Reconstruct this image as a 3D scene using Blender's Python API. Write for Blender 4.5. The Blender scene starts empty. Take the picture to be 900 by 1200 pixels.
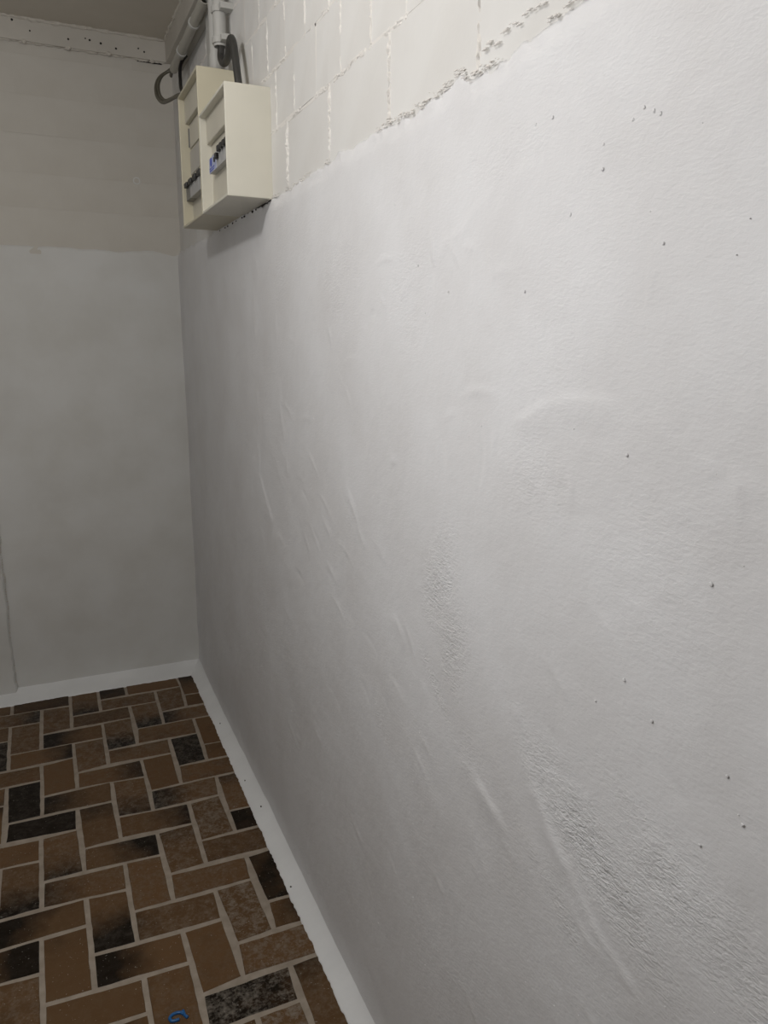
import bpy, bmesh, math, random
import numpy as np
from mathutils import Vector, Matrix

random.seed(7); rng = np.random.default_rng(11)
SC = bpy.context.scene
COL = SC.collection
S = 0.86            # the room was surveyed in tile pitches of 0.125; the real pitch is 0.1075 m

# ---------------------------------------------------------------- camera
cam_d = bpy.data.cameras.new('camera'); cam = bpy.data.objects.new('camera', cam_d); COL.objects.link(cam)
yaw, pit, rol = 0.42214, -0.22598, 0.00855
fw = Vector((math.sin(yaw)*math.cos(pit), math.cos(yaw)*math.cos(pit), math.sin(pit)))
r0 = Vector((math.cos(yaw), -math.sin(yaw), 0)); u0 = r0.cross(fw)
rr = r0*math.cos(rol) + u0*math.sin(rol); uu = u0*math.cos(rol) - r0*math.sin(rol)
m = Matrix((rr, uu, -fw)).transposed().to_4x4()
m.translation = Vector((-0.3596, -1.9482, 1.6954))*S
cam.matrix_world = m
cam_d.sensor_fit = 'VERTICAL'; cam_d.sensor_height = 24; cam_d.lens = 877.75/1200*24
cam_d.clip_start = 0.02
SC.camera = cam

# ---------------------------------------------------------------- world, light, exposure
w = bpy.data.worlds.new('world'); SC.world = w; w.use_nodes = True
w.node_tree.nodes['Background'].inputs[0].default_value = (0.5, 0.5, 0.5, 1)
w.node_tree.nodes['Background'].inputs[1].default_value = 0.0
SC.view_settings.view_transform = 'Standard'; SC.view_settings.look = 'None'
SC.view_settings.gamma = 1; SC.view_settings.exposure = 0.0
SC.view_settings.use_curve_mapping = False
for nm, p, e, rad in (('ceiling_lamp', (-.75,-.45,2.72), 16.5, .06), ('fill_light', (-.8,-1.02,1.9), 19.0, .10)):  # the lower one is an unseen fill, added to balance the wall brightness
    ld = bpy.data.lights.new(nm, 'POINT'); ld.energy = e; ld.shadow_soft_size = rad*S; ld.color = (1.0, .992, .985)
    lo = bpy.data.objects.new(nm, ld); COL.objects.link(lo); lo.location = Vector(p)*S

# ---------------------------------------------------------------- materials
def lin(c):
    return tuple(((x/255+0.055)/1.055)**2.4 if x/255 > 0.04045 else x/255/12.92 for x in c) + (1,)
class N:
    def __init__(s, name):
        s.m = bpy.data.materials.new(name); s.m.use_nodes = True
        s.t = s.m.node_tree; s.b = s.t.nodes['Principled BSDF']
        s.co = s.n('ShaderNodeTexCoord').outputs['Object']
    def n(s, kind, **kw):
        x = s.t.nodes.new(kind)
        for k, v in kw.items():
            if k in x.inputs: s.set(x.inputs[k], v)
            else: setattr(x, k, v)
        return x
    def set(s, inp, v):
        if hasattr(v, 'is_linked') or isinstance(v, bpy.types.NodeSocket): s.t.links.new(v, inp)
        else: inp.default_value = v
    def noise(s, scale, detail=3, rough=.55, co=None, dist=0):
        x = s.n('ShaderNodeTexNoise'); s.t.links.new(co or s.co, x.inputs['Vector'])
        x.inputs['Scale'].default_value = scale; x.inputs['Detail'].default_value = detail
        x.inputs['Roughness'].default_value = rough; x.inputs['Distortion'].default_value = dist
        return x.outputs['Fac']
    def ramp(s, f, p0, p1, c0=(0,0,0,1), c1=(1,1,1,1)):
        x = s.n('ShaderNodeValToRGB'); s.t.links.new(f, x.inputs[0])
        e = x.color_ramp.elements; e[0].position = p0; e[1].position = p1; e[0].color = c0; e[1].color = c1
        return x.outputs['Color']
    def mix(s, f, a, b, mode='MIX'):
        x = s.n('ShaderNodeMix', data_type='RGBA', blend_type=mode)
        for i, v in ((0, f), (6, a), (7, b)):
            if isinstance(v, bpy.types.NodeSocket): s.t.links.new(v, x.inputs[i])
            else: x.inputs[i].default_value = v
        return x.outputs[2]
    def math(s, op, a, b=0.0, clamp=False):
        x = s.n('ShaderNodeMath', operation=op); x.use_clamp = clamp
        for i, v in ((0, a), (1, b)):
            if isinstance(v, bpy.types.NodeSocket): s.t.links.new(v, x.inputs[i])
            else: x.inputs[i].default_value = v
        return x.outputs[0]
    def bump(s, h, strength, dist, prev=None):
        x = s.n('ShaderNodeBump'); s.t.links.new(h, x.inputs['Height'])
        if isinstance(strength, bpy.types.NodeSocket): s.t.links.new(strength, x.inputs['Strength'])
        else: x.inputs['Strength'].default_value = strength
        x.inputs['Distance'].default_value = dist
        if prev: s.t.links.new(prev, x.inputs['Normal'])
        return x.outputs['Normal']
    def out(s, color=None, rough=None, normal=None, metal=None, spec=None):
        for k, v in (('Base Color', color), ('Roughness', rough), ('Normal', normal), ('Metallic', metal), ('Specular IOR Level', spec)):
            if v is not None: s.set(s.b.inputs[k], v)
        return s.m

def paint_mat(name, c, c2, rough=.5, fine=.0006, att=False):
    k = N(name)
    col = k.mix(k.ramp(k.noise(5, 4), .35, .7), lin(c), lin(c2))
    grain = k.noise(140, 3, .6)
    if att:
        a = k.n('ShaderNodeAttribute', attribute_name='rough').outputs['Fac']
        d = k.n('ShaderNodeMapping'); k.t.links.new(k.co, d.inputs[0])
        d.inputs['Rotation'].default_value = (math.radians(-32), 0, 0); d.inputs['Scale'].default_value = (1, .5, 1.2)
        st = k.noise(220, 3, .55, co=d.outputs[0], dist=.5)
        nrm = k.bump(grain, .4, fine)
        nrm = k.bump(st, a, .0032, nrm)
    else:
        nrm = k.bump(grain, .35, fine)
    return k.out(col, rough, nrm, spec=.35)
M = {}
M['plaster'] = paint_mat('painted_plaster', (222,222,224), (214,213,214), .5, .0009, True)
M['plaster_back'] = paint_mat('painted_plaster_back', (214,214,212), (205,204,200), .6)
M['block'] = paint_mat('painted_block', (217,216,214), (210,208,205), .55, .0007)
M['block_back'] = paint_mat('painted_block_back', (203,199,191), (196,191,182), .6, .0007)
M['mortar'] = paint_mat('painted_mortar', (224,221,217), (214,210,205), .55, .001)
M['strip'] = paint_mat('painted_skirting', (228,229,230), (218,219,220), .45, .0006)
M['ceiling'] = paint_mat('ceiling_paint', (210,204,193), (204,198,186), .7)
M['band'] = paint_mat('band_paint', (200,195,186), (190,185,176), .6)
M['wall_plain'] = paint_mat('plain_wall_paint', (120,118,114), (110,108,104), .6)

k = N('grout')
g = k.mix(k.ramp(k.noise(30, 4), .3, .75), lin((160,149,136)), lin((136,125,112)))
M['grout'] = k.out(g, .85, k.bump(k.noise(260, 3), .6, .001))

k = N('klinker_tile')
def oatt(nm): return k.n('ShaderNodeAttribute', attribute_type='OBJECT', attribute_name=nm).outputs['Fac']
tone, dust, gx, gy, hue = [oatt(x) for x in ('tone', 'dust', 'grad_x', 'grad_y', 'hue')]
sep = k.n('ShaderNodeSeparateXYZ'); k.t.links.new(k.co, sep.inputs[0])
rnd = k.n('ShaderNodeObjectInfo').outputs['Random']
ofs = k.n('ShaderNodeVectorMath', operation='ADD'); k.t.links.new(k.co, ofs.inputs[0])
cmb = k.n('ShaderNodeCombineXYZ')
for i in range(3): k.t.links.new(k.math('MULTIPLY', rnd, 37.0*(i+1)), cmb.inputs[i])
k.t.links.new(cmb.outputs[0], ofs.inputs[1]); oc = ofs.outputs[0]
n1 = k.noise(14, 4, .6, co=oc); n2 = k.noise(45, 5, .65, co=oc); n3 = k.noise(120, 4, .7, co=oc)
base = k.mix(hue, lin((88,66,44)), lin((103,77,52)))
base = k.mix(k.ramp(n2, .35, .75), base, lin((96,74,51)))
gsum = k.math('ADD', k.math('MULTIPLY', sep.outputs[0], gx), k.math('MULTIPLY', sep.outputs[1], gy))
dk = k.math('ADD', k.math('ADD', gsum, tone), k.math('MULTIPLY', k.math('SUBTRACT', n1, .5), .9))
dk = k.ramp(dk, .15, .95)
col = k.mix(k.math('MULTIPLY', dk, .93), base, lin((7,6,4)))
dm = k.math('MULTIPLY', k.ramp(k.math('ADD', k.math('MULTIPLY', n2, .55), k.math('MULTIPLY', n3, .45)), .45, .68), dust)
col = k.mix(dm, col, lin((142,134,124)))
spk = k.math('MULTIPLY', k.ramp(k.noise(210, 1, .5, co=oc), .73, .77), .55)
col = k.mix(spk, col, lin((170,165,155)))
rgh = k.math('ADD', k.math('MULTIPLY', dm, .3), .45)
M['tile'] = k.out(col, rgh, k.bump(k.math('ADD', n2, k.math('MULTIPLY', n1, .8)), .35, .0012), spec=.10)

def plain(name, c, rough=.45, c2=None, bump=.0):
    k = N(name)
    col = k.mix(k.noise(9, 3), lin(c), lin(c2 or tuple(int(x*.94) for x in c)))
    return k.out(col, rough, k.bump(k.noise(200, 2), .2, bump) if bump else None)
M['cream'] = plain('cream_plastic', (220,216,203), .4)
M['cream_old'] = plain('yellowed_plastic', (206,199,177), .4)
M['panel'] = plain('cover_panel_plastic', (208,203,188), .4)
M['panel_grey'] = plain('grey_panel_plastic', (190,187,180), .4)
M['device'] = plain('breaker_grey', (176,176,176), .4)
M['device_dark'] = plain('breaker_dark_grey', (120,119,116), .4)
M['label'] = plain('breaker_label', (176,184,214), .4)
M['blue'] = plain('blue_print', (60,84,190), .4)
M['black'] = plain('black_plastic', (24,22,21), .4)
M['conduit'] = plain('grey_conduit_pvc', (192,191,187), .4)
M['conduit_green'] = plain('painted_conduit_pvc', (176,173,163), .45)
M['cable_dark'] = plain('dark_grey_cable', (58,57,55), .4)
M['cable_olive'] = plain('olive_grey_cable', (98,94,82), .5)
M['cable_black'] = plain('black_cable', (22,20,20), .4)
M['caulk'] = paint_mat('painted_caulk', (206,201,192), (196,190,180), .55)
M['hole'] = plain('dark_hole', (40,36,32), .8)
M['bluepaint'] = plain('blue_paint', (28,92,150), .4)

# ---------------------------------------------------------------- helpers
def setp(o, label=None, cat=None, group=None, kind=None):
    for a, b in (('label', label), ('category', cat), ('group', group), ('kind', kind)):
        if b: o[a] = b
    return o
LOC = {}
def mk(name, verts, faces, mat, parent=None, loc=(0,0,0), smooth=False, bevel=0, seg=2):
    """verts are given in survey units of the room; loc is the object's origin in the same units"""
    v = (np.asarray(verts, dtype=float) - np.array(loc))*S
    me = bpy.data.meshes.new(name); me.from_pydata(v.tolist(), [], faces); me.update()
    me.materials.append(mat)
    if smooth: me.polygons.foreach_set('use_smooth', [True]*len(me.polygons))
    o = bpy.data.objects.new(name, me); COL.objects.link(o)
    LOC[o.name] = Vector(loc)
    if parent is not None:
        o.parent = parent; o.location = (Vector(loc) - LOC[parent.name])*S
    else: o.location = Vector(loc)*S
    if bevel:
        b = o.modifiers.new('bevel', 'BEVEL'); b.width = bevel*S; b.segments = seg; b.limit_method = 'ANGLE'
    return o
def empty(name, loc, label, cat, group=None):
    o = bpy.data.objects.new(name, None); COL.objects.link(o); o.location = Vector(loc)*S
    o.empty_display_size = .05; LOC[o.name] = Vector(loc)
    return setp(o, label, cat, group)
class MB:
    def __init__(s): s.v = []; s.f = []
    def add(s, v, f):
        n = len(s.v); s.v += [tuple(x) for x in v]; s.f += [tuple(i+n for i in q) for q in f]; return s
    def box(s, a, b):
        x0,y0,z0 = a; x1,y1,z1 = b
        v = [(x0,y0,z0),(x1,y0,z0),(x1,y1,z0),(x0,y1,z0),(x0,y0,z1),(x1,y0,z1),(x1,y1,z1),(x0,y1,z1)]
        return s.add(v, [(0,3,2,1),(4,5,6,7),(0,1,5,4),(1,2,6,5),(2,3,7,6),(3,0,4,7)])
    def lump(s, c, r, sq=(1,1,1)):
        bm = bmesh.new(); bmesh.ops.create_icosphere(bm, subdivisions=1, radius=1)
        v = [(c[0]+p.co.x*r*sq[0]*random.uniform(.7,1.2), c[1]+p.co.y*r*sq[1]*random.uniform(.7,1.2), c[2]+p.co.z*r*sq[2]*random.uniform(.7,1.2)) for p in bm.verts]
        f = [tuple(x.index for x in q.verts) for q in bm.faces]; bm.free(); return s.add(v, f)
    def tube(s, pts, r, n=14, smooth=6, inner=0):
        P = [Vector(p) for p in pts]
        if smooth and len(P) > 2:
            Q = []
            for i in range(len(P)-1):
                a, b, c, d = P[max(i-1,0)], P[i], P[i+1], P[min(i+2,len(P)-1)]
                for j in range(smooth):
                    t = j/smooth
                    Q.append(.5*((2*b)+(c-a)*t+(2*a-5*b+4*c-d)*t*t+(3*b-3*c+d-a)*t**3))
            P = Q+[P[-1]]
        ref = None; rings = []
        for i, p in enumerate(P):
            t = (P[min(i+1,len(P)-1)] - P[max(i-1,0)]).normalized()
            if ref is None: ref = t.orthogonal().normalized()
            ref = (ref - t*ref.dot(t)).normalized(); bn = t.cross(ref)
            rings.append((p, ref.copy(), bn))
        def shell(rad, flip):
            v = []; f = []
            for p, a, b in rings:
                for j in range(n):
                    th = 2*math.pi*j/n; v.append(p + a*rad*math.cos(th) + b*rad*math.sin(th))
            for i in range(len(rings)-1):
                for j in range(n):
                    q = (i*n+j, i*n+(j+1)%n, (i+1)*n+(j+1)%n, (i+1)*n+j); f.append(q[::-1] if flip else q)
            return v, f
        v, f = shell(r, False)
        L = len(rings)
        if inner:
            v2, f2 = shell(inner, True); k = len(v); v += v2; f += [tuple(i+k for i in q) for q in f2]
            for e in (0, (L-1)*n):
                for j in range(n):
                    q = (e+j, e+(j+1)%n, k+e+(j+1)%n, k+e+j); f.append(q if e else q[::-1])
        else:
            f.append(tuple(range(n))[::-1]); f.append(tuple((L-1)*n+j for j in range(n)))
        return s.add(v, f)
    def build(s, name, mat, parent=None, loc=(0,0,0), **kw):
        return mk(name, s.v, s.f, mat, parent, loc, **kw)
def vnoise(u, v, seed):
    """smooth value noise on arrays"""
    r = np.random.default_rng(seed).random((256, 256))
    iu = np.floor(u).astype(int); iv = np.floor(v).astype(int); fu = u-iu; fv = v-iv
    fu = fu*fu*(3-2*fu); fv = fv*fv*(3-2*fv)
    g = lambda a, b: r[a % 256, b % 256]
    return (g(iu,iv)*(1-fu)+g(iu+1,iv)*fu)*(1-fv) + (g(iu,iv+1)*(1-fu)+g(iu+1,iv+1)*fu)*fv - .5
def fbm(u, v, seed, o=3):
    return sum(vnoise(u*2**i, v*2**i, seed+i)/2**i for i in range(o))
def grid_faces(nu, nv):
    i, j = np.meshgrid(np.arange(nu-1), np.arange(nv-1), indexing='ij'); a = (i*nv+j).ravel()
    return np.stack([a, a+nv, a+nv+1, a+1], 1).tolist()

# ---------------------------------------------------------------- room constants (survey units)
XW, YB = 0.268, 1.83            # painted face of right wall, of back wall
ZC = 2.975
XL, YR = -1.9, -4.2
XT, YT = 0.206, 1.712           # where the tiles stop
# ---- floor
floor = MB().box((XL-.1, YR-.1, -.12), (XW+.12, YB+.12, -.0022)).build('floor', M['grout'], loc=(0,0,0)); setp(floor, kind='structure')
P = 0.125
OFF = [[(0,0),(0,0),(-1,0),(-1,0),(-1,0),(0,0),(0,-1),(1,-2),(1,-2),(2,-1),(2,0),(1,0),(1,0),(0,0),(0,0),(0,0),(0,0),(0,0),(0,0),(0,0),(0,0),(0,0),(0,0)],[(0,-1),(0,-1),(-1,0),(-1,0),(-2,0),(-1,-1),(0,-2),(1,-4),(2,-3),(2,-1),(3,0),(2,0),(2,0),(1,0),(0,0),(0,0),(0,0),(0,0),(0,0),(0,0),(0,0),(0,0),(0,0)],[(0,-3),(0,-2),(-1,-1),(-2,0),(-2,0),(-1,-2),(0,-4),(2,-6),(2,-4),(3,-2),(4,-1),(3,-1),(2,-1),(0,-1),(0,0),(-1,0),(-1,0),(0,0),(0,1),(0,1),(0,1),(0,0),(0,0)],[(0,-6),(0,-6),(-1,-4),(-2,-2),(-2,-1),(-1,-3),(0,-6),(1,-8),(2,-6),(3,-3),(3,-2),(2,-2),(1,-2),(0,-2),(-1,-1),(-1,-1),(-1,-1),(0,0),(0,1),(0,1),(0,1),(0,1),(0,0)],[(0,-13),(0,-12),(0,-10),(-1,-6),(-4,2),(-2,-4),(-1,-6),(4,-8),(1,-6),(2,-4),(9,-4),(4,5),(0,-4),(-1,-3),(-1,-1),(-1,-1),(-1,0),(0,0),(0,1),(0,1),(0,1),(0,1),(0,0)],[(0,-20),(0,-20),(0,-17),(1,-7),(-1,-4),(-1,-4),(-2,-9),(-2,-14),(0,-4),(0,-3),(0,-1),(-3,-14),(-3,-12),(-1,-1),(-1,1),(-3,0),(-2,-7),(0,5),(0,0),(0,0),(0,0),(0,0),(0,0)],[(0,-20),(0,-20),(0,-20),(0,-13),(-1,-5),(-3,6),(-2,-7),(-1,-3),(0,-5),(0,3),(-6,-7),(-8,-11),(2,-6),(1,1),(-1,-2),(-1,3),(1,3),(1,0),(1,-1),(1,0),(1,0),(1,0),(1,0)],[(1,-20),(1,-20),(2,-20),(2,-11),(1,-4),(-1,-5),(-1,-9),(0,-1),(-4,10),(-1,2),(-6,-8),(1,6),(0,2),(0,-9),(-2,-14),(-1,3),(0,-1),(1,-6),(2,-1),(2,0),(2,0),(1,1),(1,1)],[(2,-14),(3,-14),(4,-12),(4,-7),(3,-2),(2,2),(10,11),(-2,4),(-2,-5),(1,-11),(4,3),(-1,-3),(-6,-17),(-8,-14),(1,2),(-4,2),(0,-8),(2,-7),(8,-3),(2,2),(2,2),(1,2),(1,1)],[(3,-7),(5,-9),(6,-8),(8,-18),(5,-5),(5,5),(1,10),(4,-3),(0,-2),(4,9),(-3,6),(1,-7),(-4,-11),(-1,5),(-3,6),(-2,-2),(-5,-7),(8,6),(0,10),(2,3),(1,3),(1,2),(0,2)],[(4,-5),(6,-7),(7,-6),(10,-9),(6,13),(-1,15),(9,9),(3,-2),(4,13),(-3,13),(7,4),(-5,1),(0,9),(-2,8),(0,-9),(-7,1),(7,9),(-2,14),(4,1),(-3,4),(0,4),(0,3),(0,2)],[(4,-4),(5,-5),(6,-4),(6,-1),(5,4),(4,6),(3,6),(3,5),(2,5),(1,6),(0,4),(-1,2),(-1,2),(-2,2),(-2,1),(-1,1),(0,4),(1,5),(1,5),(1,4),(0,3),(0,2),(0,2)],[(3,-3),(4,-3),(5,-2),(5,0),(4,4),(3,6),(3,5),(2,4),(2,5),(1,5),(0,4),(0,3),(-1,2),(-1,2),(-1,1),(-1,1),(0,3),(1,4),(1,4),(0,3),(0,2),(0,2),(0,1)]]
def lat(c, r):
    if -9 <= c <= 3 and -16 <= r <= 6: dx, dy = OFF[c+9][r+16]
    else: dx = dy = 0
    return np.array([c*P+dx/1000, -r*P+dy/1000])
# tile: tone, dust, gradient (strength along x, y)
TT = {(0,-9):(.95,.35,0,0), (-5,-8):(1.1,.12,0,0), (-5,-6):(1.1,.1,0,0), (1,-2):(.85,.05,0,0), (-1,2):(.9,.75,-1,0),
 (1,-4):(.95,.05,0,0), (-6,-11):(.95,.4,0,0), (-6,-13):(.4,.5,3,0), (-2,-15):(.85,.1,0,0), (-4,-15):(.55,.25,0,0), (-5,-14):(.6,.1,0,0),
 (-3,0):(.5,.05,-4.5,0), (-3,-2):(.6,.15,1.5,-5), (-5,-2):(.45,.05,-4,2), (-6,-1):(.5,.05,6,1), (-5,-4):(.25,.25,0,-5),
 (-3,-4):(.5,.15,3.5,2.5), (-3,-8):(.25,.2,3,0), (-4,-7):(.35,.15,-3,0), (-1,-6):(.3,.5,-4,0), (-3,-12):(.4,.3,0,0), (-2,-11):(.3,.6,0,-5),
 (-1,-12):(.3,.55,0,-5), (0,-11):(.25,.4,-4,0), (-5,-10):(.2,.15,3.5,0), (0,-5):(.15,.75,0,0), (0,-1):(.05,.85,0,0), (0,1):(.05,.6,-1,0),
 (-4,-3):(.2,.25,-2.5,0), (0,3):(.1,.95,0,0), (-2,-5):(.25,.2,3.2,0), (-3,-6):(.15,.15,0,3), (-2,-1):(.05,.35,-2,0), (0,-13):(.15,.6,0,0),
 (-2,-13):(.2,.55,0,0), (-3,-10):(.15,.5,0,0), (-4,-13):(.25,.5,0,0), (-3,-14):(.3,.4,0,-3), (-1,-10):(.2,.3,0,0), (1,-10):(.15,.05,0,0),
 (1,-8):(.25,.05,0,0), (1,-12):(.3,.05,0,0), (1,-14):(.35,.1,0,3), (1,-6):(.1,.3,0,3.5), (-4,-9):(.05,.1,0,0), (-1,-8):(.05,.1,0,0),
 (-1,-4):(.12,.45,0,2), (-1,-2):(.05,.3,0,0), (-5,-12):(.15,.45,0,0), (-6,-9):(.25,.2,0,0), (-6,-5):(.15,.1,0,0), (-4,-1):(.05,.03,0,1), (-4,1):(.05,.05,0,0)}
rt = random.Random(5)
def clip(poly, ax, lim):
    out = []
    for i in range(len(poly)):
        a, b = poly[i], poly[(i+1) % len(poly)]
        if a[ax] <= lim: out.append(a)
        if (a[ax] - lim)*(b[ax] - lim) < 0:
            t = (lim-a[ax])/(b[ax]-a[ax]); out.append(a+(b-a)*t)
    return out
def tile_mesh(c, r, kind):
    w_, h_ = (2, 1) if kind == 'H' else (1, 2)
    A = [lat(c,r), lat(c+w_,r), lat(c+w_,r+h_), lat(c,r+h_)]          # clockwise seen from above (y runs away)
    g = .0066
    sg = [(1,-1),(-1,-1),(-1,1),(1,1)]
    A = [a+np.array(q)*g + np.array([rt.uniform(-.0012,.0012), rt.uniform(-.0012,.0012)]) for a, q in zip(A, sg)]
    A = clip(clip(A, 0, XT+.006), 1, YT+.006)
    if len(A) < 3: return None
    A = np.array(A); mn, mx = A.min(0), A.max(0)
    if (mx-mn).min() < .012: return None
    # finer, slightly wavy outline
    Q = []
    for i in range(len(A)):
        a, b = A[i], A[(i+1) % len(A)]; n = max(2, int(np.linalg.norm(b-a)/.03)); d = (b-a)/np.linalg.norm(b-a); nn = np.array([d[1], -d[0]])
        for j in range(n): Q.append(a+(b-a)*j/n + nn*(rt.uniform(-.0012,.0012) if j else 0))
    Q = np.array(Q)[::-1]; c0 = Q.mean(0); n = len(Q)
    dz = rt.uniform(-.0012,.0012); tl = (rt.uniform(-.01,.01), rt.uniform(-.01,.01))
    def top(q, z): return (q[0], q[1], z+dz+(q[0]-c0[0])*tl[0]+(q[1]-c0[1])*tl[1])
    ins = lambda q, k: c0+(q-c0)*(1-k/np.linalg.norm(q-c0))
    v = [(q[0], q[1], -.01) for q in Q] + [top(q, -.0022) for q in Q] + [top(ins(q,.0025), 0) for q in Q] + [top(c0, .0004)]
    f = []
    for i in range(n):
        j = (i+1) % n
        f += [(i,j,n+j,n+i), (n+i,n+j,2*n+j,2*n+i), (2*n+i,2*n+j,3*n)]
    return v, f, c0
field = MB(); ntile = 0
for c in range(-15, 3):
    for r in range(-16, 34):
        kk = (c+r+3) % 4
        if kk not in (0, 2): continue
        t_ = tile_mesh(c, r, 'H' if kk == 0 else 'V')
        if t_ is None: continue
        v, f, c0 = t_
        if -7 <= c and -c*.9-14 <= 40 and r <= 5:
            o = mk('tile', v, f, M['tile'], floor, (c0[0], c0[1], 0)); ntile += 1
            for pl in o.data.polygons: pl.use_smooth = False
            t = TT.get((c, r))
            if t is None:
                q = rt.random(); t = (rt.uniform(0,.3), rt.uniform(.05,.4), 0, rt.choice((0,3,-3))) if q > .15 else (rt.uniform(.4,.8), .15, rt.choice((-4,4)), 0)
            o['tone'], o['dust'] = float(t[0]), float(t[1]); o['grad_x'], o['grad_y'] = t[2]*1.6/S, t[3]*1.6/S
            o['hue'] = rt.random()
            if (c, r) == (-2, 1): blue_tile = o
        else: field.add(v, f)
fo = field.build('tile_field', M['tile'], floor); setp(fo, kind='stuff'); fo['tone'] = .15; fo['dust'] = .2; fo['grad_x'] = fo['grad_y'] = 0.0; fo['hue'] = .5
bx, by = -0.1872, -0.2948
b = MB()
b.tube([(bx+.017*math.cos(a)*(1 if a < 4 else 1.25), by+.011*math.sin(a), .0015) for a in [x*.45 for x in range(0, 12)]], .0042, 8, 3)
b.tube([(bx+.018, by+.012, .0015), (bx+.02, by-.004, .0015), (bx+.026, by-.014, .0015)], .004, 8, 3)
bo = b.build('paint_spot', M['bluepaint'], blue_tile, smooth=True)
bo['label'] = 'blue curl of spilled paint'

# ---- right wall: backing slab, thick plaster coat below, bare painted blocks above
wr = MB().box((XW+.018, YR-.1, -.12), (XW+.12, YB+.12, ZC+.1)).build('wall_right', M['mortar'], loc=(0,0,0)); setp(wr, kind='structure')
ys = np.concatenate([np.arange(YR, -1.7, .06), np.arange(-1.7, 0, .0055), np.arange(0, YB, .0095), [YB]])
zs = np.concatenate([np.linspace(.0, 1, 330)])
Y, T = np.meshgrid(ys, zs, indexing='ij')
ztop = 2.086 + .010*fbm(ys*3, ys*0, 3) + .010*fbm(ys*14, ys*0+5, 4) + .004*vnoise(ys*70, ys*0, 5)
ztop += .012*np.exp(-((ys+.80)/.05)**2) + .02*np.clip((-.9-ys)/.3, 0, 1)
Z = .012 + (ztop[:,None]-.012)*T
# rough patches of the coat: (y, z, sy, sz, angle, strength)
def patch(y0, z0, s1, s2, ang):
    a = math.radians(ang); du = (Y-y0)*math.cos(a)+(Z-z0)*math.sin(a); dv = -(Y-y0)*math.sin(a)+(Z-z0)*math.cos(a)
    return np.exp(-(du/s1)**2-(dv/s2)**2)
rough = .15 + .13*np.clip(fbm(Y*2.3+3, Z*2.3, 21)*2+.2, 0, 1)
PATCHES = [(-1.24,1.02,.20,.055,28,1), (-1.45,1.05,.16,.07,10,.95), (-1.36,1.09,.14,.04,28,.5), (-1.16,1.07,.06,.03,40,.7), (-.80,1.28,.06,.11,20,.8), (-.86,1.15,.05,.09,0,.85),
    (-.91,.99,.06,.05,35,.7), (-.80,1.05,.11,.02,40,.7), (-1.19,.88,.10,.022,30,.7), (-1.07,1.50,.12,.10,0,.35), (.16,1.85,.10,.22,0,.45), (-.30,1.80,.14,.16,0,.4), (-.66,1.78,.16,.12,0,.45),
    (-.95,1.95,.16,.05,0,.4), (.13,1.10,.08,.05,0,.4), (-.36,1.30,.07,.05,0,.4), (-.55,.86,.09,.04,40,.4), (-1.33,1.45,.2,.2,0,.25)]
for p_ in PATCHES: rough = np.maximum(rough, p_[5]*patch(*p_[:5])*(.55+.9*np.clip(fbm(Y*9, Z*9, 33)+.5, 0, 1)))
a = math.radians(30); U = Y*math.cos(a)+Z*math.sin(a); V = -Y*math.sin(a)+Z*math.cos(a)
H = .010*fbm(Y*1.1, Z*1.1, 50, 2) + .0018*fbm(Y*5, Z*4, 60) + .0011*fbm(U*5, V*22, 70, 2)*np.clip((1.35-Z)/.5, 0, 1) + .0009*fbm(Y*16, Z*2.5, 74, 2)*np.clip((Z-1.0)/.4, 0, 1)*np.clip((Y+.6)/.5, 0, 1)
H += rough*(.0012*fbm(U*40, V*80, 80, 2) + .0016*fbm(Y*60, Z*60, 86, 2)) + .0005*fbm(Y*45, Z*45, 90, 2)
# trowel laps: low ridges where one pass of plaster ends over another
def ridge(pts, h, wd, soft):
    global H
    best = np.full(Y.shape, 9.0); sd = np.zeros(Y.shape)
    for (ya, za), (yb, zb) in zip(pts[:-1], pts[1:]):
        d = np.array([yb-ya, zb-za]); L = np.linalg.norm(d); d /= L
        t = np.clip((Y-ya)*d[0]+(Z-za)*d[1], 0, L); px = Y-ya-d[0]*t; pz = Z-za-d[1]*t; dd = np.hypot(px, pz)
        s_ = px*-d[1]+pz*d[0]; q = dd < best; best[q] = dd[q]; sd[q] = s_[q]
    wob = .012*fbm(Y*14, Z*14, 123)
    H += .75*h*np.clip(.45+2.2*fbm(Y*11, Z*11, 140), 0, 1.2)*np.where(sd+wob > 0, np.exp(-((sd+wob)/wd)**2), np.exp(-((sd+wob)/soft)**2))*(best < .3)*np.exp(-((best-np.abs(sd))/.02)**2)
ridge([(-.62,1.12),(-.70,1.06),(-.82,1.0),(-.93,.96),(-1.05,.92)], .004, .035, .006)
ridge([(-1.06,1.12),(-1.10,1.06),(-1.17,.98),(-1.28,.90),(-1.33,.88)], .0035, .03, .005)
ridge([(.40,1.9),(.46,1.6),(.46,1.25),(.30,1.12),(.10,1.06)], .003, .12, .010)
ridge([(.22,1.86),(.20,1.5),(.12,1.3)], .002, .08, .012)
ridge([(-1.02,1.58),(-1.09,1.615),(-1.14,1.622),(-1.21,1.618)], .0022, .03, .004)
ridge([(-1.27,1.60),(-1.36,1.58),(-1.42,1.56),(-1.47,1.55)], .0022, .03, .004)
ridge([(-1.03,1.55),(-1.08,1.50),(-1.12,1.49)], .0015, .02, .004)
ridge([(-.63,1.79),(-.72,1.83),(-.90,1.90),(-1.0,1.93)], .0012, .02, .003)
ridge([(-.36,1.33),(-.40,1.29),(-.43,1.26)], .002, .02, .004)
ridge([(-1.18,.93),(-1.25,.88),(-1.34,.87)], .003, .02, .004)
rs = np.random.default_rng(77)
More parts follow.
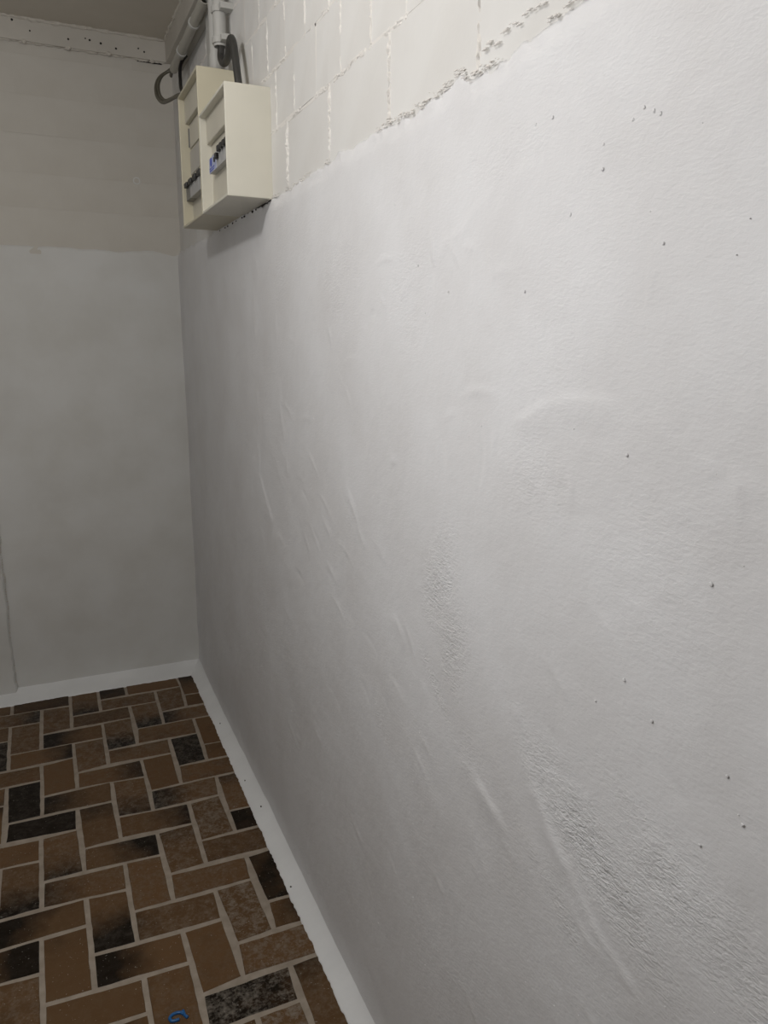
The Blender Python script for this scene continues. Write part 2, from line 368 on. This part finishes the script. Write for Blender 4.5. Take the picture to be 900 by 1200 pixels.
for i in range(150):                                        # scratches and drags of the trowel
    y0, z0 = rs.uniform(-1.5, 1.0), rs.uniform(.35, 2.0)
    an = math.radians(rs.normal(32, 14) if z0 < 1.35 else rs.choice((rs.normal(70, 15), rs.normal(10, 25))))
    L, wd = rs.uniform(.012, .05), rs.uniform(.004, .007)
    q = (np.abs(Y-y0) < .12) & (np.abs(Z-z0) < .12)
    du = (Y[q]-y0)*math.cos(an)+(Z[q]-z0)*math.sin(an); dv = -(Y[q]-y0)*math.sin(an)+(Z[q]-z0)*math.cos(an)+.15*du*du/L
    H[q] += rs.choice((-.0011, .0016))*rs.uniform(.5, 1.2)*np.exp(-(du/L)**2-(dv/wd)**2)
H -= .006*np.clip((T-.985)/.015, 0, 1)*(.4+vnoise(Y*60, Z*60, 9)+.5)
H += .006*np.exp(-(Z/.05)**2)                              # runs out into the skirting
X = XW - H
# turn the top edge back to the blocks
nu, nv = Y.shape
xb = XW+.016
vv = np.concatenate([np.stack([X, Y, Z], 2), np.stack([np.full((nu,1), xb), ys[:,None], ztop[:,None]-.003], 2)], 1)
coat = mk('plaster_coat', vv.reshape(-1,3), [q[::-1] for q in grid_faces(nu, nv+1)], M['plaster'], wr, smooth=True)
at = coat.data.attributes.new('rough', 'FLOAT', 'POINT')
rg = np.concatenate([rough, rough[:,-1:]], 1); at.data.foreach_set('value', rg.ravel().astype(np.float32))
# crumbs stuck in the paint
cr = MB()
for y, z in [(-1.286,1.8),(-1.255,1.563),(-1.118,1.853),(-1.023,1.764),(-1.239,1.947),(-1.255,1.94),(-1.265,1.935),(-1.222,1.939),(-1.174,1.924),(-1.175,1.896),(-1.068,1.978),(-0.105,1.495),(-0.709,0.802),(-1.014,1.189),(-1.445,1.244),(-1.471,1.202),(-1.421,1.143),(-1.396,1.444),(-0.684,1.826),(-1.233,1.232),(-1.281,1.283),(-1.031,1.978),(-1.332,1.252),(-0.798,1.775)]:
    cr.lump((XW-.001-.010*float(fbm(np.array([y*1.1]), np.array([z*1.1]), 50, 2)[0]), y, z), random.uniform(.002,.0031), (.4,1,1))
for i in range(130):
    y, z = random.uniform(-1.5,.9), random.uniform(.3,2.0)
    cr.lump((XW-.010*float(fbm(np.array([y*1.1]), np.array([z*1.1]), 50, 2)[0]), y, z), random.uniform(.0006,.0012))
setp(cr.build('plaster_crumb', M['plaster'], wr), kind='stuff')

# blocks above the coat
XBk = XW+.009
rows = [2.06, 2.252, 2.402, 2.552, 2.702, 2.852, ZC+.02]
starts = [.111, .041, -.049, .03, -.06, .02]
steps = [.325, .163, .163, .163, .163, .163]
mort = MB()
def bead(p0, p1, wd, h, seed, gate=-.18):
    """rough squeezed-out mortar along a joint on the right wall"""
    n = max(6, int(np.linalg.norm(np.subtract(p1, p0))/.005)); k = 7
    t = np.linspace(0, 1, n); d = np.subtract(p1, p0); d = d/np.linalg.norm(d); nn = np.array([-d[1], d[0]])
    wob = .004*fbm(t*n/12, t*0, seed)
    tt, kk = np.meshgrid(np.arange(n), np.linspace(-1, 1, k), indexing='ij')
    yy = p0[0]+(p1[0]-p0[0])*t[:,None]+nn[0]*(kk*wd+wob[:,None]); zz = p0[1]+(p1[1]-p0[1])*t[:,None]+nn[1]*(kk*wd+wob[:,None])
    lump = np.clip(1.7*fbm(tt*.6, kk*2.5+seed, seed+1, 2)+.25+.3*fbm(tt*.06, kk*0, seed+4, 1), .0, 1.1)*(fbm(tt*.09, kk*0, seed+9, 1) > gate)
    lump = lump*np.clip(np.minimum(tt, n-1-tt)/4, 0, 1)
    xx = XBk - h*lump*(1-kk**2) + .0012*(np.abs(kk) > .9)
    mort.add(np.stack([xx, yy, zz], 2).reshape(-1,3), [q[::-1] for q in grid_faces(n, k)])
sd = 200
for i in range(6):
    z0, z1 = rows[i], rows[i+1]
    y = starts[i]
    while y < YB: y += steps[i]
    edges = [YB]
    e = y-steps[i]
    while e > -1.9: edges.append(e); e -= steps[i]
    for a_, b_ in zip(edges[:-1], edges[1:]):
        if a_-b_ < .02: continue
        vis = True
        jig = random.uniform(-.0008,.0008)
        # block face with a slightly hollow, worn face: 4 x 3 grid plus sides
        gy = np.linspace(b_+.0006, a_-.0006, 5); gz = np.linspace(z0+.0006, z1-.0006, 4)
        gY, gZ = np.meshgrid(gy, gz, indexing='ij')
        gX = XBk+jig + .0016*(rng.random(gY.shape)-.5)
        fv = np.stack([gX, gY, gZ], 2).reshape(-1,3)
        fs = [q[::-1] for q in grid_faces(5, 4)]
        ring = [j for j in range(4)] + [i2*4+3 for i2 in range(1,5)] + [16+j for j in (2,1,0)] + [i2*4 for i2 in (3,2,1)]
        back = [(XW+.02, fv[q][1], fv[q][2]) for q in ring]
        fs += [(ring[q], ring[(q+1) % len(ring)], 20+(q+1) % len(ring), 20+q) for q in range(len(ring))]
        mk('block', list(map(tuple, fv))+back, fs, M['block'], wr, (XBk, (a_+b_)/2, (z0+z1)/2))
    for e in edges[1:]:
        if e < -1.6 or e > 1.2: continue
        if i:
            for q in (-.004, .003): mort.lump((XBk+.001, e+q, z0-q*.5), .0055, (.6,1,1))
        sd += 7; bead((e, z0+.03 if i == 0 else z0), (e, z1), .009 if i == 0 else .006, .006 if i == 0 else .003, sd, -9 if i == 0 else -.1)
    if i:
        y = -1.7
        while y < 1.2: sd += 7; bead((y, z0), (y+.3, z0), .008, .003 if i < 3 else .002, sd, -.02); y += .3
# crumbly ridge where the coat meets the blocks
for y in np.arange(-1.5, .3, .013):
    zt = float(np.interp(y, ys, ztop)); q = float(fbm(np.array([y*7]), np.array([1.]), 300)[0])
    if q > -.05:
        for j in range(3):
            mort.lump((XW+.006-random.uniform(0,.006), y+random.uniform(-.01,.01), zt+random.uniform(-.002,.009)), random.uniform(.001,.0030), (.6,2.4,.7))
for y in np.arange(-1.45, -.88, .011):
    zt = float(np.interp(y, ys, ztop)); mort.lump((XW+.004, y, zt+.03+random.uniform(-.004,.012)), random.uniform(.0012,.0038), (.5,2.4,.7))
setp(mort.build('mortar_bead', M['mortar'], wr, smooth=False), kind='stuff')
setp(wr, kind='structure')

# ---- back wall
wb = MB().box((XL-.1, YB+.006, -.12), (XW+.02, YB+.12, ZC+.1)).build('wall_back', M['block_back']); setp(wb, kind='structure')
xs = np.linspace(XL, XW+.01, 220); tz = np.linspace(0, 1, 170)
Xg, Tg = np.meshgrid(xs, tz, indexing='ij')
zt = 2.078 + .02*fbm(xs*2.2, xs*0, 401) + .006*fbm(xs*12, xs*0, 402)
Zg = .012+(zt[:,None]-.012)*Tg
Hg = .006*fbm(Xg*1.5, Zg*1.5, 410, 2)+.0025*fbm(Xg*3, Zg*9, 420)+.0008*fbm(Xg*25, Zg*30, 430, 2)
Hg = Hg*np.clip((XW-Xg)/.05, 0, 1) + .0018 - .0022*np.clip((Tg-.97)/.03, 0, 1)
vb = np.concatenate([np.stack([Xg, YB-Hg, Zg], 2), np.stack([xs[:,None], np.full((220,1), YB+.006), zt[:,None]], 2)], 1)
mk('plaster_coat', vb.reshape(-1,3), grid_faces(220, 171), M['plaster_back'], wb, smooth=True)
rz = [2.06, 2.05, 2.24, 2.38, 2.535, 2.688, 2.84, ZC+.02]
for i in range(1, 7):
    x1 = XW+.02
    while x1 > -1.0:
        x0 = x1-.33 if x1 < XW or i % 2 else x1-.18
        g = .0004
        o = MB().box((x0, YB+random.uniform(-.0002,.0002), rz[i]+g*.4), (x1, YB+.02, rz[i+1]-g*.4)).build('block', M['block_back'], wb, ((x0+x1)/2, YB, (rz[i]+rz[i+1])/2))
        x1 = x0
b = MB().tube([(.097, YB+.001, 2.386), (.097, YB-.003, 2.386)], .016, 16, 0, .011)
b.build('plug_ring', M['plaster_back'], wb)
# pilaster at the far left
n = 120; z = np.linspace(.0, ZC, n); xe = -.612+.012*fbm(z*6, z*0, 500)+.006*vnoise(z*40, z*0, 505)+.005
v = []; f = []
for i in range(n):
    v += [(XL, 1.802, z[i]), (xe[i]-.006, 1.802, z[i]), (xe[i], 1.812+.003*vnoise(z[i:i+1]*50, z[i:i+1]*0, 8)[0], z[i]), (xe[i]+.003, YB+.004, z[i])]
for i in range(n-1):
    for j in range(3): f.append((i*4+j, i*4+j+1, i*4+4+j+1, i*4+4+j))
tr = mk('trim_1', v, f, M['plaster_back']); setp(tr, kind='structure')
ck = MB()
for zz in np.arange(.05, 1.6, .012):
    if vnoise(np.array([zz*9]), np.array([0.]), 77)[0] > -.1: ck.lump((float(np.interp(zz, z, xe))+.003, 1.815, zz), random.uniform(.0015,.004), (1,1,1.6))
setp(ck.build('caulk_bead', M['caulk'], tr), kind='stuff')

# ---- unseen walls and the ceiling
setp(MB().box((XL-.1, YR-.1, -.12), (XL, YB+.02, ZC+.1)).build('wall_left', M['wall_plain']), kind='structure')
setp(MB().box((XL-.1, YR-.1, -.12), (XW+.02, YR, ZC+.1)).build('wall_rear', M['wall_plain']), kind='structure')
ce = MB().box((XL-.1, YR-.1, ZC), (XW+.12, YB+.12, ZC+.1)).build('ceiling', M['ceiling']); setp(ce, kind='structure')
# painted batten under the ceiling on both walls
FB, FR = 1.812, XW-.018
b1 = MB().box((XL, FB, 2.886), (XW+.01, YB+.01, ZC)).build('trim_2', M['band'], bevel=.003); setp(b1, kind='structure')
b2 = MB().box((FR, YR, 2.886), (XW+.012, FB, ZC)).build('trim_3', M['band'], bevel=.003); setp(b2, kind='structure')
def caulk_line(mb, p0, p1, r, seed, gap):
    L = np.linalg.norm(np.subtract(p1, p0)); n = int(L/.012); cur = []
    rs = np.random.default_rng(seed)
    for i in range(n):
        t = i/n; p = np.array(p0)+(np.array(p1)-np.array(p0))*t + rs.normal(0, .0012, 3)
        mb.lump(p, r*rs.uniform(.7,1.35), tuple(2.6 if abs(d) > .5 else 1 for d in (np.subtract(p1,p0)/L))) if rs.random() > gap else None
c = MB(); caulk_line(c, (-1.2, FB-.001, ZC-.004), (FR, FB-.001, ZC-.004), .0075, 1, .04); caulk_line(c, (-1.2, YB-.006, 2.885), (XW-.02, YB-.006, 2.885), .0045, 2, .15)
for x, zz in ((-.32,2.884),(.01,2.885),(.191,2.881),(-.15,2.884)): c.lump((x, FB-.001, zz), .011, (1.2,.8,.8))
setp(c.build('caulk_bead', M['caulk'], b1), kind='stuff')
c = MB(); caulk_line(c, (FR-.001, FB, ZC-.004), (FR-.001, -.5, ZC-.004), .0065, 3, .04)
setp(c.build('caulk_bead', M['caulk'], b2), kind='stuff')
for x, zz in ((-.357,2.958),(-.293,2.927),(-.147,2.918),(-.079,2.931),(-.062,2.927),(-.018,2.921),(.043,2.91),(.136,2.924),(.16,2.914)):
    MB().tube([(x, FB+.001, zz), (x, FB-.0012, zz)], random.uniform(.0028,.0048), 10, 0).build('nail_hole', M['hole'], b1, (x, FB, zz))
MB().box((.13, YB-.004, 2.878), (.235, YB+.003, 2.884)).build('dark_gap', M['hole'], b1, (.18, YB, 2.88))

# ---- skirting fillets
def skirting(name, along, p0, p1, tile_edge, wall, seed):
    n = int((p1-p0)/.006); t = np.linspace(p0, p1, n)
    e = tile_edge + .0035*fbm(t*14, t*0, seed)+.0045*vnoise(t*85, t*0, seed+3)+.003*vnoise(t*5, t*0, seed+5)
    prof = [(0,-.004),(0,.0022),(.06,.004),(.3,.0085),(.6,.017),(.85,.026),(1.0,.034),(1.15,.045)]
    v = []
    for i in range(n):
        for j, (q, z_) in enumerate(prof):
            d = e[i]+(wall-e[i])*q; z2 = z_+(.0012*vnoise(t[i:i+1]*20, np.array([j*1.]), seed+9)[0] if j > 2 else 0)
            v.append((d, t[i], z2) if along == 'y' else (t[i], d, z2))
    f = grid_faces(n, len(prof))
    if along == 'y': f = [q[::-1] for q in f]
    f = [q[::-1] for q in f] if False else f
    o = mk(name, v, f, M['strip'], smooth=True); return setp(o, kind='structure')
bs = skirting('baseboard_right', 'y', YR, YB-.003, XT, XW-.006, 600)
bb = skirting('baseboard_back', 'x', XL, XW-.003, YT, YB-.004, 640)
sp = MB()
for x, y in ((.231,1.141),(.226,.661),(.218,.031),(.238,.464)):
    q = (x-XT)/(XW-.006-XT); sp.lump((x, y, float(np.interp(q, [0,.06,.3,.6,.85,1], [.0022,.004,.0085,.017,.026,.034]))), .0038, (.9,1.4,.6))
setp(sp.build('dirt_speck', M['hole'], bs), kind='stuff')

# ---------------------------------------------------------------- the two fuse boxes
XF = .148
def tray(y0, y1, z0, z1, rec):
    """open-fronted enclosure: outer shell with a recessed well (front looks to -x)"""
    w_ = .0085; xb_ = XBk+.001
    O = [(y0,z0),(y1,z0),(y1,z1),(y0,z1)]; I = [(y0+w_,z0+w_),(y1-w_,z0+w_),(y1-w_,z1-w_),(y0+w_,z1-w_)]
    v = [(xb_,)+q for q in O] + [(XF,)+q for q in O] + [(XF,)+q for q in I] + [(XF+rec,)+q for q in I]
    f = [(0,1,2,3)]
    for i in range(4):
        j = (i+1) % 4; f += [(i,4+i,4+j,j), (4+i,8+i,8+j,4+j), (8+i,12+i,12+j,8+j)]
    f.append((15,14,13,12))
    return v, [q[::-1] for q in f]
def fuse_box(y0, y1, z0, z1, mat, label):
    e = empty('fuse_box', (XBk, (y0+y1)/2, z0), label, 'fuse box')
    v, f = tray(y0, y1, z0, z1, .036)
    mk('casing', v, f, mat, e, bevel=.0025, seg=3, loc=(XBk, (y0+y1)/2, z0))
    return e
def breaker(parent, y0, y1, z0, z1, x0, x1, mat, toggle=True, name='circuit_breaker', tz=None):
    b = MB().box((x0, y0, z0+.004), (x1, y1, z1-.010)).box((x0+.007, y0, z1-.014), (x1, y1, z1))
    o = b.build(name, mat, parent, (x1, (y0+y1)/2, z0), bevel=.0012)
    if toggle:
        ym = (y0+y1)/2; wd = (y1-y0)*.30; zt_ = tz or z1-.012
        MB().box((x0-.010, ym-wd, zt_), (x0+.012, ym+wd, zt_+.016)).build('toggle', M['black'], o, (x0, ym, zt_), bevel=.002)
    return o
# near box
R = fuse_box(.257, .618, 2.082, 2.371, M['cream'], 'shorter cream fuse box, nearer to the camera, with a blue printed breaker')
MB().box((.168, .2645, 2.287), (.185, .6105, 2.3635)).build('upper_panel', M['panel'], R, bevel=.003)
MB().box((.1825, .265, 2.0895), (.186, .610, 2.286)).build('lower_panel', M['panel'], R, bevel=.001)
o = breaker(R, .455, .560, 2.188, 2.246, .164, .1835, M['device'], False, 'residual_current_breaker')
MB().box((.1628, .462, 2.192), (.1645, .558, 2.233)).build('label_plate', M['label'], o)
MB().tube([(.1629, .530, 2.221), (.1620, .530, 2.221)], .0125, 16, 0).build('logo_disc', M['blue'], o)
tx = MB()
for i, (yy, zz, l) in enumerate(((.554,2.2035,.022),(.526,2.2035,.016),(.505,2.2035,.02),(.552,2.197,.03),(.516,2.197,.026))):
    tx.box((.1622, yy-l, zz-.0018), (.1630, yy, zz+.0018))
tx.build('printed_line', M['blue'], o)
MB().box((.160, .470, 2.212), (.17, .486, 2.226)).build('toggle', M['black'], o, bevel=.002)
for i in range(5):
    y1_ = .453-i*.034; breaker(R, y1_-.033, y1_, 2.188, 2.246, .164, .1835, M['device'], tz=2.226 if i else 2.212)
# far box
L = fuse_box(.622, .973, 2.082, 2.515, M['cream_old'], 'taller cream fuse box in the corner behind the other, with a blank door')
MB().box((.168, .6295, 2.428), (.185, .9655, 2.5075)).build('upper_panel', M['panel'], L, bevel=.003)
MB().box((.1825, .630, 2.0895), (.186, .965, 2.427)).build('lower_panel', M['panel'], L, bevel=.001)
d = MB().box((.1775, .640, 2.345), (.1835, .945, 2.412)).build('blank_door', M['panel'], L, bevel=.0015)
MB().box((.1745, .938, 2.350), (.1785, .950, 2.410)).build('door_edge', M['device_dark'], d)
MB().box((.1795, .635, 2.262), (.1835, .958, 2.338)).build('blank_cover', M['panel_grey'], L, bevel=.0015)
for i in range(4):
    y1_ = .958-i*.078; breaker(L, y1_-.076, y1_, 2.168, 2.224, .160, .1835, M['device_dark'] if i < 1 else M['device'])
# dark gap along the back of both boxes and its dribbled filler
for bx_, ya, yb in ((R,.27,.614),(L,.626,.965)):
    MB().box((XBk-.004, ya, 2.0785), (XBk+.003, yb, 2.0835)).build('seal_gap', M['hole'], bx_, (XBk, ya, 2.082))
for i in range(16):
    y = .30+i*.042+random.uniform(-.012,.012)
    if i % 3 == 2: continue
    g2 = MB().lump((XBk-.008, y, 2.076), random.uniform(.003,.006), (.7,1.6,.8))
    g2.build('filler_crumb', M['hole'], R if y < .62 else L, (XBk-.008, y, 2.076))

# ---------------------------------------------------------------- pipes and cables
def clipring(parent, c, ax, r, mat, tab):
    b = MB()
    if ax == 'z':
        b.tube([(c[0], c[1], c[2]-.009), (c[0], c[1], c[2]+.009)], r+.005, 18, 0, r)
        b.box((c[0]-.006, c[1]-r-tab, c[2]-.009), (XBk, c[1]-r+.002, c[2]+.009))
        b.box((c[0]-.010, c[1]-r-.012, c[2]-.009), (XBk, c[1]+r+.006, c[2]+.009)) if False else None
    else:
        b.tube([(c[0], c[1]-.008, c[2]), (c[0], c[1]+.008, c[2])], r+.004, 18, 0, r)
        b.box((c[0]-.006, c[1]-.008, c[2]+r), (c[0]+.03, c[1]+.008, c[2]+r+.014))
    return b.build('clip', mat, parent, tuple(c), bevel=.0012)
# pipe c: open ended
t = empty('conduit_pipe', (.243, .70, 2.60), 'grey upright pipe with two clips, open end above the fuse boxes', 'pipe', 'upright conduit pipes')
MB().tube([(.243, .70, 2.602), (.243, .70, ZC)], .0205, 24, 0, .0175).build('pipe', M['conduit'], t, smooth=False)
clipring(t, (.243, .70, 2.618), 'z', .0205, M['conduit'], .030); clipring(t, (.243, .70, 2.706), 'z', .0205, M['conduit'], .030)
# pipe b with coupling, enters the far box
t = empty('conduit_pipe', (.246, .79, 2.515), 'grey upright pipe running down into the top of the taller fuse box', 'pipe', 'upright conduit pipes')
MB().tube([(.246, .79, 2.51), (.246, .79, ZC)], .0185, 24, 0).build('pipe', M['conduit'], t)
MB().tube([(.246, .79, 2.512), (.246, .79, 2.605)], .0208, 24, 0, .0186).build('coupling', M['conduit'], t)
# flat trunking a
t = MB().box((.252, .875, 2.517), (XBk, .955, ZC)).build('cable_trunking', M['conduit'], None, (.26, .915, 2.517), bevel=.003)
setp(t, 'flat grey upright trunking left of the pipes, above the taller fuse box', 'trunking')
# overhead conduit along the wall
t = empty('overhead_conduit', (.228, 1.49, 2.765), 'grey round pipe running along under the ceiling from the corner', 'pipe')
p0, p1 = Vector((.228, 1.49, 2.762)), Vector((.228, .835, 2.785))
MB().tube([p0, p1], .0165, 24, 0, .0135).build('pipe', M['conduit_green'], t)
for k_ in (.30, .70):
    q = p0.lerp(p1, k_); clipring(t, q, 'y', .0165, M['conduit'], .02)
t = MB().add(*(lambda a: (a.v, a.f))(MB().box((.252, .96, 2.782), (XBk, 1.56, 2.828)))).build('wall_trunking', M['conduit_green'], None, (.26, 1.26, 2.80), bevel=.003)
setp(t, 'flat painted trunking on the wall behind the overhead pipe', 'trunking')
# cables
lp = [(.228,1.56,2.757),(.22,1.50,2.758),(.197,1.5,2.748),(.165,1.48,2.717),(.143,1.42,2.667),(.135,1.35,2.614),(.141,1.27,2.573),(.151,1.17,2.555),(.160,1.08,2.545),(.178,1.02,2.535),(.215,.992,2.515),(.24,.988,2.46)]
t = empty('cable_loop', lp[0], 'pair of olive grey cables looping from the overhead pipe to the taller fuse box', 'cable')
MB().tube(lp, .0062, 10, 6).build('cable', M['cable_olive'], t, smooth=True)
MB().tube([(x+.011, y+.004, z_+.009) if i > 1 else (x, y+.004, z_+.006) for i, (x, y, z_) in enumerate(lp)], .0062, 10, 6).build('cable', M['cable_olive'], t, smooth=True)
bl = [(.228,1.50,2.79),(.224,1.36,2.765),(.222,1.31,2.72),(.219,1.29,2.67),(.214,1.22,2.62),(.22,1.10,2.56),(.235,.985,2.50),(.24,.975,2.44)]
t = MB().tube([(.260,1.38,2.783),(.240,1.35,2.755),(.226,1.330,2.72),(.219,1.30,2.67),(.212,1.24,2.615),(.215,1.12,2.55),(.24,.995,2.50),(.255,.985,2.44)], .007, 10, 6).build('black_cable', M['cable_black'], None, (.23,1.3,2.7), smooth=True)
setp(t, 'thin black cable dropping behind the left edge of the taller fuse box', 'cable')
gl = [(.243,.70,2.68),(.243,.699,2.62),(.243,.690,2.595),(.24,.685,2.57),(.239,.660,2.545),(.238,.620,2.533),(.238,.582,2.536),(.237,.556,2.552),(.236,.540,2.567),(.236,.518,2.568),(.236,.496,2.545),(.236,.477,2.498),(.237,.456,2.435),(.24,.445,2.374)]
t = MB().tube(gl, .0112, 12, 6).build('cable', M['cable_dark'], None, (.243,.70,2.6), smooth=True)
setp(t, 'dark cable curling out of the open pipe down behind the shorter fuse box', 'cable')
print('tiles', ntile)
